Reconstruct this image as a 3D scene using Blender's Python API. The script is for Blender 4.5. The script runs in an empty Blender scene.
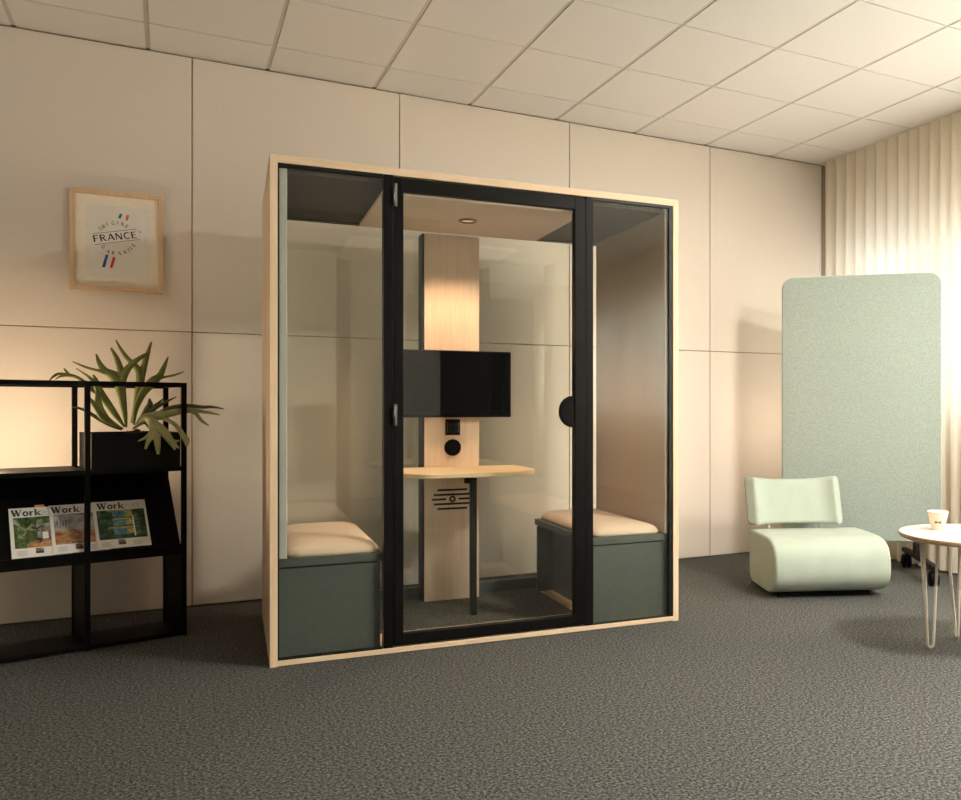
import bpy, bmesh, math, random
from mathutils import Vector, Matrix
random.seed(7)
PI = math.pi
scene = bpy.context.scene
C = scene.collection

# ------------------------------------------------------------------ camera
F, CX, CY, YAW, H = 836.7, 599.3, 408.16, 0.472, 1.0904
cam = bpy.data.cameras.new('camera')
cam_o = bpy.data.objects.new('camera', cam)
C.objects.link(cam_o)
cam.sensor_fit = 'HORIZONTAL'
cam.sensor_width = 36
cam.lens = 36 * F / 961
cam.shift_x = (480.5 - CX) / 961
cam.shift_y = (CY - 400) / 961
cam.clip_start = .05
cam_o.location = (0, 0, H)
cam_o.rotation_euler = (PI / 2, 0, -YAW)
scene.camera = cam_o

# room measures (metres, X along the back wall, Y into it)
D = 5.106          # back wall
HC = 3.0246        # ceiling
XR = 4.80          # right (window) wall
XL = -3.3
YB = -5.0          # far end of the room, behind the viewer
YP_ = -1.05        # partition behind the viewer


def on_plane(u, v, p, n):
    c, s = math.cos(YAW), math.sin(YAW)
    x = (u - CX) / F
    r = Vector((x * c + s, -x * s + c, -(v - CY) / F))
    o = Vector((0, 0, H))
    p, n = Vector(p), Vector(n)
    return o + r * ((p - o).dot(n) / r.dot(n))


# ------------------------------------------------------------------ materials
def new_mat(name):
    m = bpy.data.materials.new(name)
    m.use_nodes = True
    return m, m.node_tree.nodes, m.node_tree.links


def principled(name, col, rough=.5, metal=0., spec=.5, noise=None, bump=None, sheen=0., coat=0.):
    """noise=(scale, amount, stretch)  bump=(scale, strength, distance)"""
    m, N, L = new_mat(name)
    b = N['Principled BSDF']
    b.inputs['Base Color'].default_value = (*col, 1)
    b.inputs['Roughness'].default_value = rough
    b.inputs['Metallic'].default_value = metal
    b.inputs['Specular IOR Level'].default_value = spec
    b.inputs['Sheen Weight'].default_value = sheen
    b.inputs['Coat Weight'].default_value = coat
    tc = None
    if noise or bump:
        tc = N.new('ShaderNodeTexCoord')
    if noise:
        mp = N.new('ShaderNodeMapping')
        L.new(tc.outputs['Object'], mp.inputs['Vector'])
        mp.inputs['Scale'].default_value = noise[2] if len(noise) > 2 else (1, 1, 1)
        t = N.new('ShaderNodeTexNoise')
        t.inputs['Scale'].default_value = noise[0]
        t.inputs['Detail'].default_value = 4
        L.new(mp.outputs['Vector'], t.inputs['Vector'])
        r = N.new('ShaderNodeValToRGB')
        a = noise[1]
        r.color_ramp.elements[0].position = .3
        r.color_ramp.elements[1].position = .7
        r.color_ramp.elements[0].color = (*[c * (1 - a) for c in col], 1)
        r.color_ramp.elements[1].color = (*[min(1, c * (1 + a)) for c in col], 1)
        L.new(t.outputs['Fac'], r.inputs['Fac'])
        L.new(r.outputs['Color'], b.inputs['Base Color'])
    if bump:
        t2 = N.new('ShaderNodeTexNoise')
        t2.inputs['Scale'].default_value = bump[0]
        t2.inputs['Detail'].default_value = 3
        L.new(tc.outputs['Object'], t2.inputs['Vector'])
        bp = N.new('ShaderNodeBump')
        bp.inputs['Strength'].default_value = bump[1]
        bp.inputs['Distance'].default_value = bump[2]
        L.new(t2.outputs['Fac'], bp.inputs['Height'])
        L.new(bp.outputs['Normal'], b.inputs['Normal'])
    return m


def carpet_mat(name, dark, mid, light):
    m, N, L = new_mat(name)
    b = N['Principled BSDF']
    b.inputs['Roughness'].default_value = .95
    b.inputs['Specular IOR Level'].default_value = .1
    tc = N.new('ShaderNodeTexCoord')
    t = N.new('ShaderNodeTexNoise')
    t.inputs['Scale'].default_value = 98
    t.inputs['Detail'].default_value = 5
    t.inputs['Roughness'].default_value = .85
    L.new(tc.outputs['Object'], t.inputs['Vector'])
    r = N.new('ShaderNodeValToRGB')
    e = r.color_ramp.elements
    e[0].position = .40
    e[0].color = (*dark, 1)
    e[1].position = .61
    e[1].color = (*light, 1)
    k = e.new(.5)
    k.color = (*mid, 1)
    L.new(t.outputs['Fac'], r.inputs['Fac'])
    L.new(r.outputs['Color'], b.inputs['Base Color'])
    bp = N.new('ShaderNodeBump')
    bp.inputs['Strength'].default_value = .25
    bp.inputs['Distance'].default_value = .003
    L.new(t.outputs['Fac'], bp.inputs['Height'])
    L.new(bp.outputs['Normal'], b.inputs['Normal'])
    return m


def wood_mat(name, c0, c1, axis='Z', scale=1.):
    m, N, L = new_mat(name)
    b = N['Principled BSDF']
    b.inputs['Roughness'].default_value = .5
    b.inputs['Specular IOR Level'].default_value = .3
    tc = N.new('ShaderNodeTexCoord')
    mp = N.new('ShaderNodeMapping')
    s = {'X': (.7, 22, 22), 'Y': (22, .7, 22), 'Z': (22, 22, .7)}[axis]
    mp.inputs['Scale'].default_value = [v * scale for v in s]
    L.new(tc.outputs['Object'], mp.inputs['Vector'])
    t = N.new('ShaderNodeTexNoise')
    t.inputs['Scale'].default_value = 4
    t.inputs['Detail'].default_value = 5
    t.inputs['Distortion'].default_value = .4
    L.new(mp.outputs['Vector'], t.inputs['Vector'])
    r = N.new('ShaderNodeValToRGB')
    r.color_ramp.elements[0].position = .3
    r.color_ramp.elements[0].color = (*c0, 1)
    r.color_ramp.elements[1].position = .65
    r.color_ramp.elements[1].color = (*c1, 1)
    L.new(t.outputs['Fac'], r.inputs['Fac'])
    L.new(r.outputs['Color'], b.inputs['Base Color'])
    return m


def glass_mat(name, tint, refl=.05, rough=0.):
    """architectural sheet glass: tinted see-through with a mirror reflection growing towards grazing angles"""
    m, N, L = new_mat(name)
    N.remove(N['Principled BSDF'])
    out = N['Material Output']
    tr = N.new('ShaderNodeBsdfTransparent')
    tr.inputs['Color'].default_value = (*tint, 1)
    gl = N.new('ShaderNodeBsdfGlossy')
    gl.inputs['Roughness'].default_value = rough
    gl.inputs['Color'].default_value = (1, 1, 1, 1)
    lw = N.new('ShaderNodeLayerWeight')
    lw.inputs['Blend'].default_value = .5
    p = N.new('ShaderNodeMath'); p.operation = 'POWER'
    p.inputs[1].default_value = 5
    L.new(lw.outputs['Facing'], p.inputs[0])
    ma = N.new('ShaderNodeMath'); ma.operation = 'MULTIPLY_ADD'
    ma.inputs[1].default_value = 1 - refl
    ma.inputs[2].default_value = refl
    L.new(p.outputs[0], ma.inputs[0])
    mx = N.new('ShaderNodeMixShader')
    L.new(ma.outputs[0], mx.inputs['Fac'])
    L.new(tr.outputs[0], mx.inputs[1])
    L.new(gl.outputs[0], mx.inputs[2])
    L.new(mx.outputs[0], out.inputs['Surface'])
    return m


def curtain_mat(name):
    m, N, L = new_mat(name)
    N.remove(N['Principled BSDF'])
    out = N['Material Output']
    tr = N.new('ShaderNodeBsdfTransparent')
    tr.inputs['Color'].default_value = (1, .99, .96, 1)
    tl = N.new('ShaderNodeBsdfTranslucent')
    tl.inputs['Color'].default_value = (.90, .85, .75, 1)
    df = N.new('ShaderNodeBsdfDiffuse')
    df.inputs['Color'].default_value = (.90, .84, .73, 1)
    tc = N.new('ShaderNodeTexCoord')
    wv = N.new('ShaderNodeTexNoise')          # fine weave
    wv.inputs['Scale'].default_value = 60
    L.new(tc.outputs['Object'], wv.inputs['Vector'])
    a = N.new('ShaderNodeMixShader'); a.inputs['Fac'].default_value = .5
    L.new(tl.outputs[0], a.inputs[1]); L.new(df.outputs[0], a.inputs[2])
    mr = N.new('ShaderNodeMapRange')
    mr.inputs['To Min'].default_value = .85
    mr.inputs['To Max'].default_value = .93
    L.new(wv.outputs['Fac'], mr.inputs['Value'])
    b = N.new('ShaderNodeMixShader')
    L.new(mr.outputs[0], b.inputs['Fac'])
    L.new(tr.outputs[0], b.inputs[1]); L.new(a.outputs[0], b.inputs[2])
    L.new(b.outputs[0], out.inputs['Surface'])
    return m


def emit_mat(name, col, strength):
    m, N, L = new_mat(name)
    b = N['Principled BSDF']
    b.inputs['Base Color'].default_value = (*col, 1)
    b.inputs['Emission Color'].default_value = (*col, 1)
    b.inputs['Emission Strength'].default_value = strength
    return m


def photo_mat(name, stops, scale, stretch=(1, 1, 1), seed=0.):
    """a printed photograph: blurred patches of a few colours"""
    m, N, L = new_mat(name)
    b = N['Principled BSDF']
    b.inputs['Roughness'].default_value = .35
    tc = N.new('ShaderNodeTexCoord')
    mp = N.new('ShaderNodeMapping')
    mp.inputs['Scale'].default_value = stretch
    mp.inputs['Location'].default_value = (seed, seed * .7, 0)
    L.new(tc.outputs['Object'], mp.inputs['Vector'])
    t = N.new('ShaderNodeTexNoise')
    t.inputs['Scale'].default_value = scale
    t.inputs['Detail'].default_value = 5
    t.inputs['Roughness'].default_value = .65
    L.new(mp.outputs['Vector'], t.inputs['Vector'])
    r = N.new('ShaderNodeValToRGB')
    r.color_ramp.interpolation = 'LINEAR'
    e = r.color_ramp.elements
    while len(e) > 1:
        e.remove(e[-1])
    for i, (p, c) in enumerate(stops):
        k = e[0] if i == 0 else e.new(p)
        k.position = p
        k.color = (*c, 1)
    L.new(t.outputs['Fac'], r.inputs['Fac'])
    L.new(r.outputs['Color'], b.inputs['Base Color'])
    return m


M = {}
M['wall'] = principled('wall_fabric', (.735, .668, .597), .9, spec=.15, noise=(220, .045), bump=(420, .12, .001))
M['wall_gap'] = principled('wall_gap', (.30, .235, .165), .9)
M['room_wall'] = principled('painted_wall', (.68, .62, .54), .9, spec=.2, noise=(3, .03))
M['partition'] = principled('partition_fabric', (.36, .355, .30), .95, spec=.1, noise=(220, .05))
M['dark_wall'] = principled('dark_wall', (.012, .012, .012), .8, noise=(3, .1))
M['tile'] = principled('ceiling_tile', (.79, .775, .75), .95, spec=.1, noise=(300, .03), bump=(500, .1, .001))
M['tbar'] = principled('ceiling_bar', (.60, .57, .51), .7, noise=(5, .02))
M['tgap'] = principled('ceiling_gap', (.50, .46, .39), .9)
M['carpet'] = carpet_mat('carpet', (.015, .0155, .0145), (.070, .071, .066), (.20, .202, .19))
M['booth_carpet'] = carpet_mat('booth_carpet', (.03, .029, .024), (.095, .09, .075), (.2, .19, .16))
M['ash_v'] = wood_mat('ash_upright', (.70, .52, .345), (.80, .615, .43), 'Z')
M['ash_h'] = wood_mat('ash_level', (.70, .52, .345), (.80, .615, .43), 'X')
M['ash_d'] = wood_mat('ash_deep', (.66, .48, .31), (.76, .57, .38), 'Y')
M['column_wood'] = wood_mat('column_wood', (.66, .50, .36), (.74, .585, .445), 'Z', 1.6)
M['desk_wood'] = wood_mat('desk_wood', (.72, .55, .33), (.80, .63, .40), 'X')
M['black'] = principled('black_metal', (.008, .008, .007), .45, spec=.25, noise=(40, .15))
M['door_black'] = principled('door_black', (.004, .004, .0035), .42, spec=.13, noise=(40, .1))
M['shelf_black'] = principled('shelf_black', (.004, .0035, .003), .5, spec=.08, noise=(30, .2))
M['planter_black'] = principled('planter_black', (.004, .004, .003), .38, spec=.12, noise=(30, .2))
M['plastic'] = principled('black_plastic', (.004, .004, .0045), .5, spec=.08, noise=(50, .1))
M['chrome'] = principled('brushed_steel', (.15, .145, .135), .4, metal=1., noise=(60, .1))
M['felt_grey'] = principled('felt_grey', (.52, .53, .50), .95, spec=.1, noise=(260, .12), bump=(350, .2, .001))
M['felt_beige'] = principled('felt_beige', (.50, .44, .375), .95, spec=.1, noise=(260, .07), bump=(350, .15, .001))
M['soffit'] = principled('soffit_felt', (.74, .62, .52), .9, spec=.1, noise=(200, .05))
M['booth_ceiling'] = principled('booth_ceiling', (.05, .04, .028), .8, noise=(100, .15))
M['bench_green'] = principled('bench_green', (.082, .097, .089), .55, spec=.35, noise=(60, .06))
M['cushion'] = principled('cushion_fabric', (.66, .545, .43), .95, spec=.1, noise=(240, .08), bump=(400, .25, .001))
M['screen_panel'] = principled('divider_fabric', (.325, .385, .345), .95, spec=.1, noise=(120, .13), bump=(260, .2, .001))
M['screen_edge'] = principled('divider_edge', (.66, .69, .62), .6, noise=(50, .03))
M['mint'] = principled('mint_fabric', (.365, .425, .365), .9, spec=.15, noise=(9, .05), bump=(300, .12, .001), sheen=.15)
M['white_metal'] = principled('white_metal', (.74, .70, .62), .4, noise=(40, .02))
M['table_top'] = wood_mat('table_birch', (.74, .58, .45), (.82, .67, .54), 'X')
M['table_edge'] = principled('table_edge', (.62, .42, .27), .5, noise=(60, .1))
M['cup'] = principled('paper_cup', (.84, .80, .70), .6, noise=(30, .02))
M['ink'] = principled('printed_ink', (.05, .05, .045), .6, noise=(80, .1))
M['ink_grey'] = principled('printed_grey', (.55, .55, .55), .6, noise=(80, .05))
M['ink_dark'] = principled('logo_black', (.035, .030, .026), .6, noise=(80, .1))
M['blue'] = principled('logo_blue', (.02, .09, .30), .5, noise=(80, .05))
M['red'] = principled('logo_red', (.62, .02, .02), .5, noise=(80, .05))
M['coral'] = principled('logo_coral', (.72, .16, .10), .5, noise=(80, .05))
M['teal'] = principled('logo_teal', (.02, .12, .20), .5, noise=(80, .05))
M['paper'] = principled('white_paper', (.90, .88, .84), .7, noise=(20, .02))
M['print'] = principled('print_paper', (.88, .86, .815), .6, noise=(20, .02))
M['mat_board'] = principled('mat_board', (.95, .89, .77), .8, noise=(40, .03))
M['frame_oak'] = wood_mat('frame_oak', (.66, .46, .29), (.75, .55, .37), 'Z', 1.5)
M['soil'] = principled('potting_soil', (.035, .022, .014), .95, noise=(60, .4), bump=(60, .6, .01))
M['root'] = principled('fern_root', (.10, .055, .03), .9, noise=(60, .3))
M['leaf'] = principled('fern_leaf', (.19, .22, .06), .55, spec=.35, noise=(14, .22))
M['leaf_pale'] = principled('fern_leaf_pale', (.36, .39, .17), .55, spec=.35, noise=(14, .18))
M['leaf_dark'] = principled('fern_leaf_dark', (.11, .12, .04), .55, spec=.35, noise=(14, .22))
M['orange_tab'] = principled('orange_tab', (.80, .36, .16), .6, noise=(40, .05))
M['tv_screen'] = principled('tv_screen', (.004, .005, .006), .04, spec=.3, noise=(5, .05))
M['glass'] = glass_mat('booth_glass', (.984, .988, .966), .035)
M['rear_glass'] = glass_mat('booth_rear_glass', (.984, .988, .966), .07)
M['win_glass'] = glass_mat('window_glass', (.97, .98, .97), .04)
M['curtain'] = curtain_mat('sheer_voile')
M['lamp'] = emit_mat('lamp_diffuser', (.80, .62, .45), .35)
M['fill_panel'] = emit_mat('ceiling_fill_glow', (1, .88, .70), 4)
M['brass'] = principled('bronze_ring', (.20, .11, .035), .4, metal=.6, noise=(40, .1))
M['win_frame'] = principled('window_frame', (.72, .70, .66), .5, noise=(20, .02))


# ------------------------------------------------------------------ mesh builder
class MB:
    def __init__(s):
        s.bm = bmesh.new()
        s.mats = []

    def mi(s, mat):
        if mat not in s.mats:
            s.mats.append(mat)
        return s.mats.index(mat)

    def box(s, x0, x1, y0, y1, z0, z1, bev=0., mat=None, seg=2):
        b = bmesh.new()
        vs = [b.verts.new(p) for p in ((x0, y0, z0), (x1, y0, z0), (x1, y1, z0), (x0, y1, z0),
                                       (x0, y0, z1), (x1, y0, z1), (x1, y1, z1), (x0, y1, z1))]
        for f in ((3, 2, 1, 0), (4, 5, 6, 7), (0, 1, 5, 4), (1, 2, 6, 5), (2, 3, 7, 6), (3, 0, 4, 7)):
            b.faces.new([vs[i] for i in f])
        if bev:
            bmesh.ops.bevel(b, geom=b.edges[:], offset=bev, segments=seg, affect='EDGES', profile=.5)
        return s.join(b, mat)

    def join(s, b, mat=None, mtx=None, smooth=False):
        k = s.mi(mat) if mat else 0
        mp = {}
        for v in b.verts:
            mp[v] = s.bm.verts.new(mtx @ v.co if mtx else v.co)
        for f in b.faces:
            try:
                g = s.bm.faces.new([mp[v] for v in f.verts])
                g.material_index = k
                g.smooth = smooth or f.smooth
            except ValueError:
                pass
        b.free()
        return s

    def prism(s, poly, axis, a0, a1, bev=0., mat=None, smooth_sides=False):
        """poly: 2D outline; axis: 'X','Y','Z' is the direction of extrusion from a0 to a1"""
        b = bmesh.new()

        def P(p, a):
            return {'X': (a, p[0], p[1]), 'Y': (p[0], a, p[1]), 'Z': (p[0], p[1], a)}[axis]
        lo = [b.verts.new(P(p, a0)) for p in poly]
        hi = [b.verts.new(P(p, a1)) for p in poly]
        n = len(poly)
        c0 = b.faces.new(lo[::-1]); c1 = b.faces.new(hi)
        for i in range(n):
            f = b.faces.new((lo[i], lo[(i + 1) % n], hi[(i + 1) % n], hi[i]))
            f.smooth = smooth_sides
        bmesh.ops.recalc_face_normals(b, faces=b.faces[:])
        if bev:
            ed = list(set(c0.edges[:] + c1.edges[:]))
            bmesh.ops.bevel(b, geom=ed, offset=bev, segments=2, affect='EDGES', profile=.5)
        return s.join(b, mat)

    def tube(s, pts, r, n=10, mat=None, cap=True):
        pts = [Vector(p) for p in pts]
        b = bmesh.new()
        rings = []
        up = Vector((0, 0, 1))
        for i, p in enumerate(pts):
            t = (pts[min(i + 1, len(pts) - 1)] - pts[max(i - 1, 0)]).normalized()
            a = t.cross(up)
            if a.length < 1e-3:
                a = t.cross(Vector((1, 0, 0)))
            a.normalize()
            c = a.cross(t).normalized()
            rr = r[i] if isinstance(r, (list, tuple)) else r
            rings.append([b.verts.new(p + (a * math.cos(2 * PI * k / n) + c * math.sin(2 * PI * k / n)) * rr) for k in range(n)])
        for q0, q1 in zip(rings, rings[1:]):
            for k in range(n):
                f = b.faces.new((q0[k], q0[(k + 1) % n], q1[(k + 1) % n], q1[k]))
                f.smooth = True
        if cap:
            b.faces.new(rings[0][::-1]); b.faces.new(rings[-1])
        bmesh.ops.recalc_face_normals(b, faces=b.faces[:])
        return s.join(b, mat)

    def lathe(s, prof, n=32, mat=None, mtx=None, smooth=True):
        """prof: (radius, z) list turned about Z"""
        b = bmesh.new()
        rings = []
        for r, z in prof:
            if r < 1e-6:
                rings.append([b.verts.new((0, 0, z))])
            else:
                rings.append([b.verts.new((r * math.cos(2 * PI * k / n), r * math.sin(2 * PI * k / n), z)) for k in range(n)])
        for a, c in zip(rings, rings[1:]):
            for k in range(n):
                q = [a[k % len(a)], a[(k + 1) % len(a)], c[(k + 1) % len(c)], c[k % len(c)]]
                u = []
                for v in q:
                    if v not in u:
                        u.append(v)
                if len(u) > 2:
                    f = b.faces.new(u)
                    f.smooth = smooth
        bmesh.ops.recalc_face_normals(b, faces=b.faces[:])
        return s.join(b, mat, mtx)

    def loft(s, prof, xs, inset, off=None, mat=None):
        """closed 2D outline (y, z) swept along X; each station pulled in by inset and moved by off(x)"""
        n = len(prof)
        nor = []
        for i in range(n):
            a = Vector(prof[i - 1]); c = Vector(prof[(i + 1) % n])
            t = (c - a).normalized()
            nor.append(Vector((-t.y, t.x)))
        area = sum(prof[i][0] * prof[(i + 1) % n][1] - prof[(i + 1) % n][0] * prof[i][1] for i in range(n))
        sg = 1 if area > 0 else -1
        b = bmesh.new()
        rings = []
        for x, ins in zip(xs, inset):
            o = off(x) if off else (0, 0)
            rings.append([b.verts.new((x, p[0] + nn.x * ins * sg + o[0], p[1] + nn.y * ins * sg + o[1])) for p, nn in zip(prof, nor)])
        for a, c in zip(rings, rings[1:]):
            for k in range(n):
                f = b.faces.new((a[k], a[(k + 1) % n], c[(k + 1) % n], c[k]))
                f.smooth = True
        f0 = b.faces.new(rings[0][::-1]); f1 = b.faces.new(rings[-1])
        f0.smooth = f1.smooth = True
        bmesh.ops.recalc_face_normals(b, faces=b.faces[:])
        return s.join(b, mat)

    def quad(s, pts, mat=None):
        b = bmesh.new()
        b.faces.new([b.verts.new(p) for p in pts])
        return s.join(b, mat)

    def build(s, name, mat=None, parent=None, loc=None):
        me = bpy.data.meshes.new(name)
        s.bm.normal_update()
        s.bm.to_mesh(me)
        s.bm.free()
        for k in (s.mats or [mat]):
            me.materials.append(M[k])
        o = bpy.data.objects.new(name, me)
        C.objects.link(o)
        if parent:
            o.parent = parent
        if loc:
            o.location = loc
        return o


def tag(o, label, cat, group=None):
    o['label'] = label
    o['category'] = cat
    if group:
        o['group'] = group
    return o


def thing(name, label, cat, loc, rz=0, group=None):
    o = bpy.data.objects.new(name, None)
    o.empty_display_size = .1
    C.objects.link(o)
    o.location = loc
    o.rotation_euler = (0, 0, rz)
    return tag(o, label, cat, group)


def struct(o):
    o['kind'] = 'structure'
    return o


def rrect(x0, x1, y0, y1, r, n=8):
    out = []
    for cx, cy, a in ((x1 - r, y0 + r, -90), (x1 - r, y1 - r, 0), (x0 + r, y1 - r, 90), (x0 + r, y0 + r, 180)):
        for k in range(n + 1):
            t = math.radians(a + 90 * k / n)
            out.append((cx + r * math.cos(t), cy + r * math.sin(t)))
    return out


# ------------------------------------------------------------------ lettering (pen strokes, so no font file is needed)
def arc(cx, cy, rx, ry, a0, a1, n=10):
    return [(cx + rx * math.cos(math.radians(a0 + (a1 - a0) * k / n)), cy + ry * math.sin(math.radians(a0 + (a1 - a0) * k / n))) for k in range(n + 1)]


# each glyph: (advance, [(polyline, pen width)...]) on a cap height of 1
GL = {
    'F': (.62, [([(.1, 0), (.1, 1)], .17), ([(.02, .95), (.58, .95)], .1), ([(.1, .52), (.48, .52)], .1)]),
    'R': (.72, [([(.1, 0), (.1, 1)], .17), ([(.02, .95), (.3, .95)] + arc(.3, .73, .22, .22, 90, -90) + [(.1, .51)], .11), ([(.3, .5), (.62, 0)], .15)]),
    'A': (.76, [([(.04, 0), (.38, 1)], .09), ([(.38, 1), (.70, 0)], .18), ([(.16, .34), (.58, .34)], .09)]),
    'N': (.80, [([(.1, 0), (.1, 1)], .09), ([(.1, 1), (.66, 0)], .17), ([(.66, 0), (.66, 1)], .09)]),
    'C': (.74, [(arc(.40, .5, .32, .46, 50, 310, 16), .14)]),
    'E': (.62, [([(.1, 0), (.1, 1)], .17), ([(.02, .95), (.54, .95)], .1), ([(.1, .52), (.46, .52)], .1), ([(.02, .05), (.56, .05)], .1)]),
    'O': (.84, [(arc(.40, .5, .33, .46, 0, 360, 22), .13)]),
    'I': (.32, [([(.15, 0), (.15, 1)], .16)]),
    'G': (.78, [(arc(.40, .5, .32, .46, 50, 320, 16), .13), ([(.66, .05), (.66, .45), (.42, .45)], .11)]),
    'T': (.66, [([(.32, 0), (.32, 1)], .16), ([(.02, .95), (.62, .95)], .1)]),
    'P': (.66, [([(.1, 0), (.1, 1)], .09), ([(.1, .96), (.3, .96)] + arc(.3, .72, .24, .24, 90, -90) + [(.1, .48)], .08)]),
    'L': (.58, [([(.1, 1), (.1, .04), (.5, .04)], .09)]),
    'S': (.6, [(arc(.3, .74, .2, .22, 30, 270, 12) + arc(.3, .26, .22, .24, 90, -150, 12), .09)]),
    'W': (1.32, [([(.14, 1), (.42, 0)], .25), ([(.42, 0), (.66, .92)], .1), ([(.60, 1), (.88, 0)], .25), ([(.88, 0), (1.14, .96)], .1),
                 ([(-.02, .965), (.36, .965)], .07), ([(.46, .965), (.80, .965)], .07), ([(.98, .965), (1.30, .965)], .07)]),
    'o': (.80, [(arc(.38, .34, .25, .30, 0, 360, 22), .20)]),
    'r': (.62, [([(.17, 0), (.17, .68)], .22), ([(0, .035), (.36, .035)], .07), ([(0, .645), (.2, .645)], .07), ([(.2, .42), (.30, .6), (.5, .58)], .17)]),
    'k': (.86, [([(.17, 0), (.17, 1)], .22), ([(0, .035), (.36, .035)], .07), ([(0, .965), (.2, .965)], .07), ([(.26, .3), (.66, .66)], .09),
                ([(.36, .4), (.66, 0)], .22), ([(.46, .645), (.80, .645)], .07), ([(.48, .035), (.86, .035)], .07)]),
}


def pen(mb, pts, w, to3, mat=None):
    """ribbon of constant width along a 2D polyline; to3 maps (x, y) to a point"""
    P = [Vector(p) for p in pts]
    closed = (P[0] - P[-1]).length < 1e-4
    L_, R_ = [], []
    for i, p in enumerate(P):
        a = P[i - 1] if i else (P[-2] if closed else p)
        c = P[i + 1] if i < len(P) - 1 else (P[1] if closed else p)
        t = (c - a).normalized()
        n = Vector((-t.y, t.x)) * w / 2
        L_.append(p + n); R_.append(p - n)
    for i in range(len(P) - 1):
        mb.quad([to3(*R_[i]), to3(*R_[i + 1]), to3(*L_[i + 1]), to3(*L_[i])], mat)


def write(mb, text, x, y, h, to3, rot=0., gap=.06, wx=1., mat=None):
    """returns the end x; rot in radians about (x, y)"""
    c, s = math.cos(rot), math.sin(rot)
    ax = 0.
    for ch in text:
        adv, st = GL[ch]
        for pl, w in st:
            pts = [((px + ax) * wx, py) for px, py in pl]
            pen(mb, pts, w, lambda px, py: to3(x + h * (px * c - py * s), y + h * (px * s + py * c)), mat)
        ax += adv + gap
    return ax * wx * h


# ================================================================== THE SETTING
b = MB(); b.box(XL, XR, YB, D + .12, -.06, 0)
struct(b.build('floor', 'carpet'))

# ceiling: square tiles in a bar grid with shadow gaps
b = MB()
TX0, TR0 = -.7144, D - .3412
xs = [XL] + [TX0 + .6 * k for k in range(-4, 10) if XL + .02 < TX0 + .6 * k < XR - .02] + [XR]
ys = [D + .02]
y = TR0
while y > YB:
    ys.append(y); y -= .6
ys.append(YB)
ZC = HC
b.box(XL, XR, YB, D + .12, ZC + .015, ZC + .08, mat='tgap')
for i in range(len(xs) - 1):
    for j in range(len(ys) - 1):
        b.box(xs[i] + .0110, xs[i + 1] - .0110, ys[j + 1] + .005, ys[j] - .005, ZC - .004, ZC + .012, mat='tile')
for xx in xs[1:-1]:
    b.box(xx - .0095, xx + .0095, YB, D, ZC - .001, ZC + .014, mat='tbar')
struct(b.build('ceiling', 'tile'))

# back wall: fabric panels with thin open joints
b = MB()
b.box(XL, XR, D + .02, D + .12, 0, HC + .02, mat='wall_gap')
px = [-3.3, -2.187, -1.045, .097, 1.237, 2.381, 3.52, 4.585]
ZS = 1.5078
for x0, x1 in zip(px, px[1:]):
    b.box(x0 + .0025, x1 - .0025, D, D + .03, .006, ZS - .002, .003, 'wall')
    b.box(x0 + .0025, x1 - .0025, D, D + .03, ZS + .002, HC - .013, .003, 'wall')
struct(b.build('wall_back', 'wall'))

# right wall with a row of windows
WIN = [(3.50, 5.00), (1.95, 3.32), (.40, 1.77), (-1.15, .22), (-2.70, -1.33), (-4.25, -2.88)]
WZ0, WZ1 = .98, 2.36
b = MB()
b.box(XR, XR + .2, YB, D + .12, 0, WZ0)
b.box(XR, XR + .2, YB, D + .12, WZ1, HC + .02)
edges = [D + .12] + [v for y0, y1 in WIN for v in (y1, y0)] + [YB]
for k in range(0, len(edges), 2):
    b.box(XR, XR + .2, edges[k + 1], edges[k], WZ0, WZ1)
struct(b.build('wall_right', 'room_wall'))
for k, (y0, y1) in enumerate(WIN):
    b = MB()
    t = .06
    b.box(XR + .05, XR + .11, y0, y1, WZ0, WZ0 + t, .005)
    b.box(XR + .05, XR + .11, y0, y1, WZ1 - t, WZ1, .005)
    for yy in (y0, (y0 + y1) / 2 - t / 2, y1 - t):
        b.box(XR + .05, XR + .11, yy, yy + t, WZ0, WZ1, .005)
    w = struct(b.build('window_%d' % (k + 1), 'win_frame'))
    p = MB(); p.box(XR + .076, XR + .082, y0 + .03, y1 - .03, WZ0 + .03, WZ1 - .03)
    p.build('window_pane', 'win_glass', w)

b = MB(); b.box(XL - .12, XL, YB, D + .12, 0, HC + .02)
struct(b.build('wall_left', 'room_wall'))
b = MB()
b.box(XL, XR + .2, YB - .12, YB, 0, HC + .02, mat='dark_wall')
struct(b.build('wall_front', 'dark_wall'))
b = MB()
pe = [XL, -2.62, -1.49, -.36, .77, 1.90]
b.box(XL, 1.90, YP_ - .10, YP_ - .02, 0, HC - .004, mat='wall_gap')
for x0, x1 in zip(pe, pe[1:]):
    b.box(x0 + .0025, x1 - .0025, YP_ - .02, YP_, .006, ZS - .002, .003, 'partition')
    b.box(x0 + .0025, x1 - .0025, YP_ - .02, YP_, ZS + .002, HC - .022, .003, 'partition')
struct(b.build('wall_partition', 'wall'))

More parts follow.
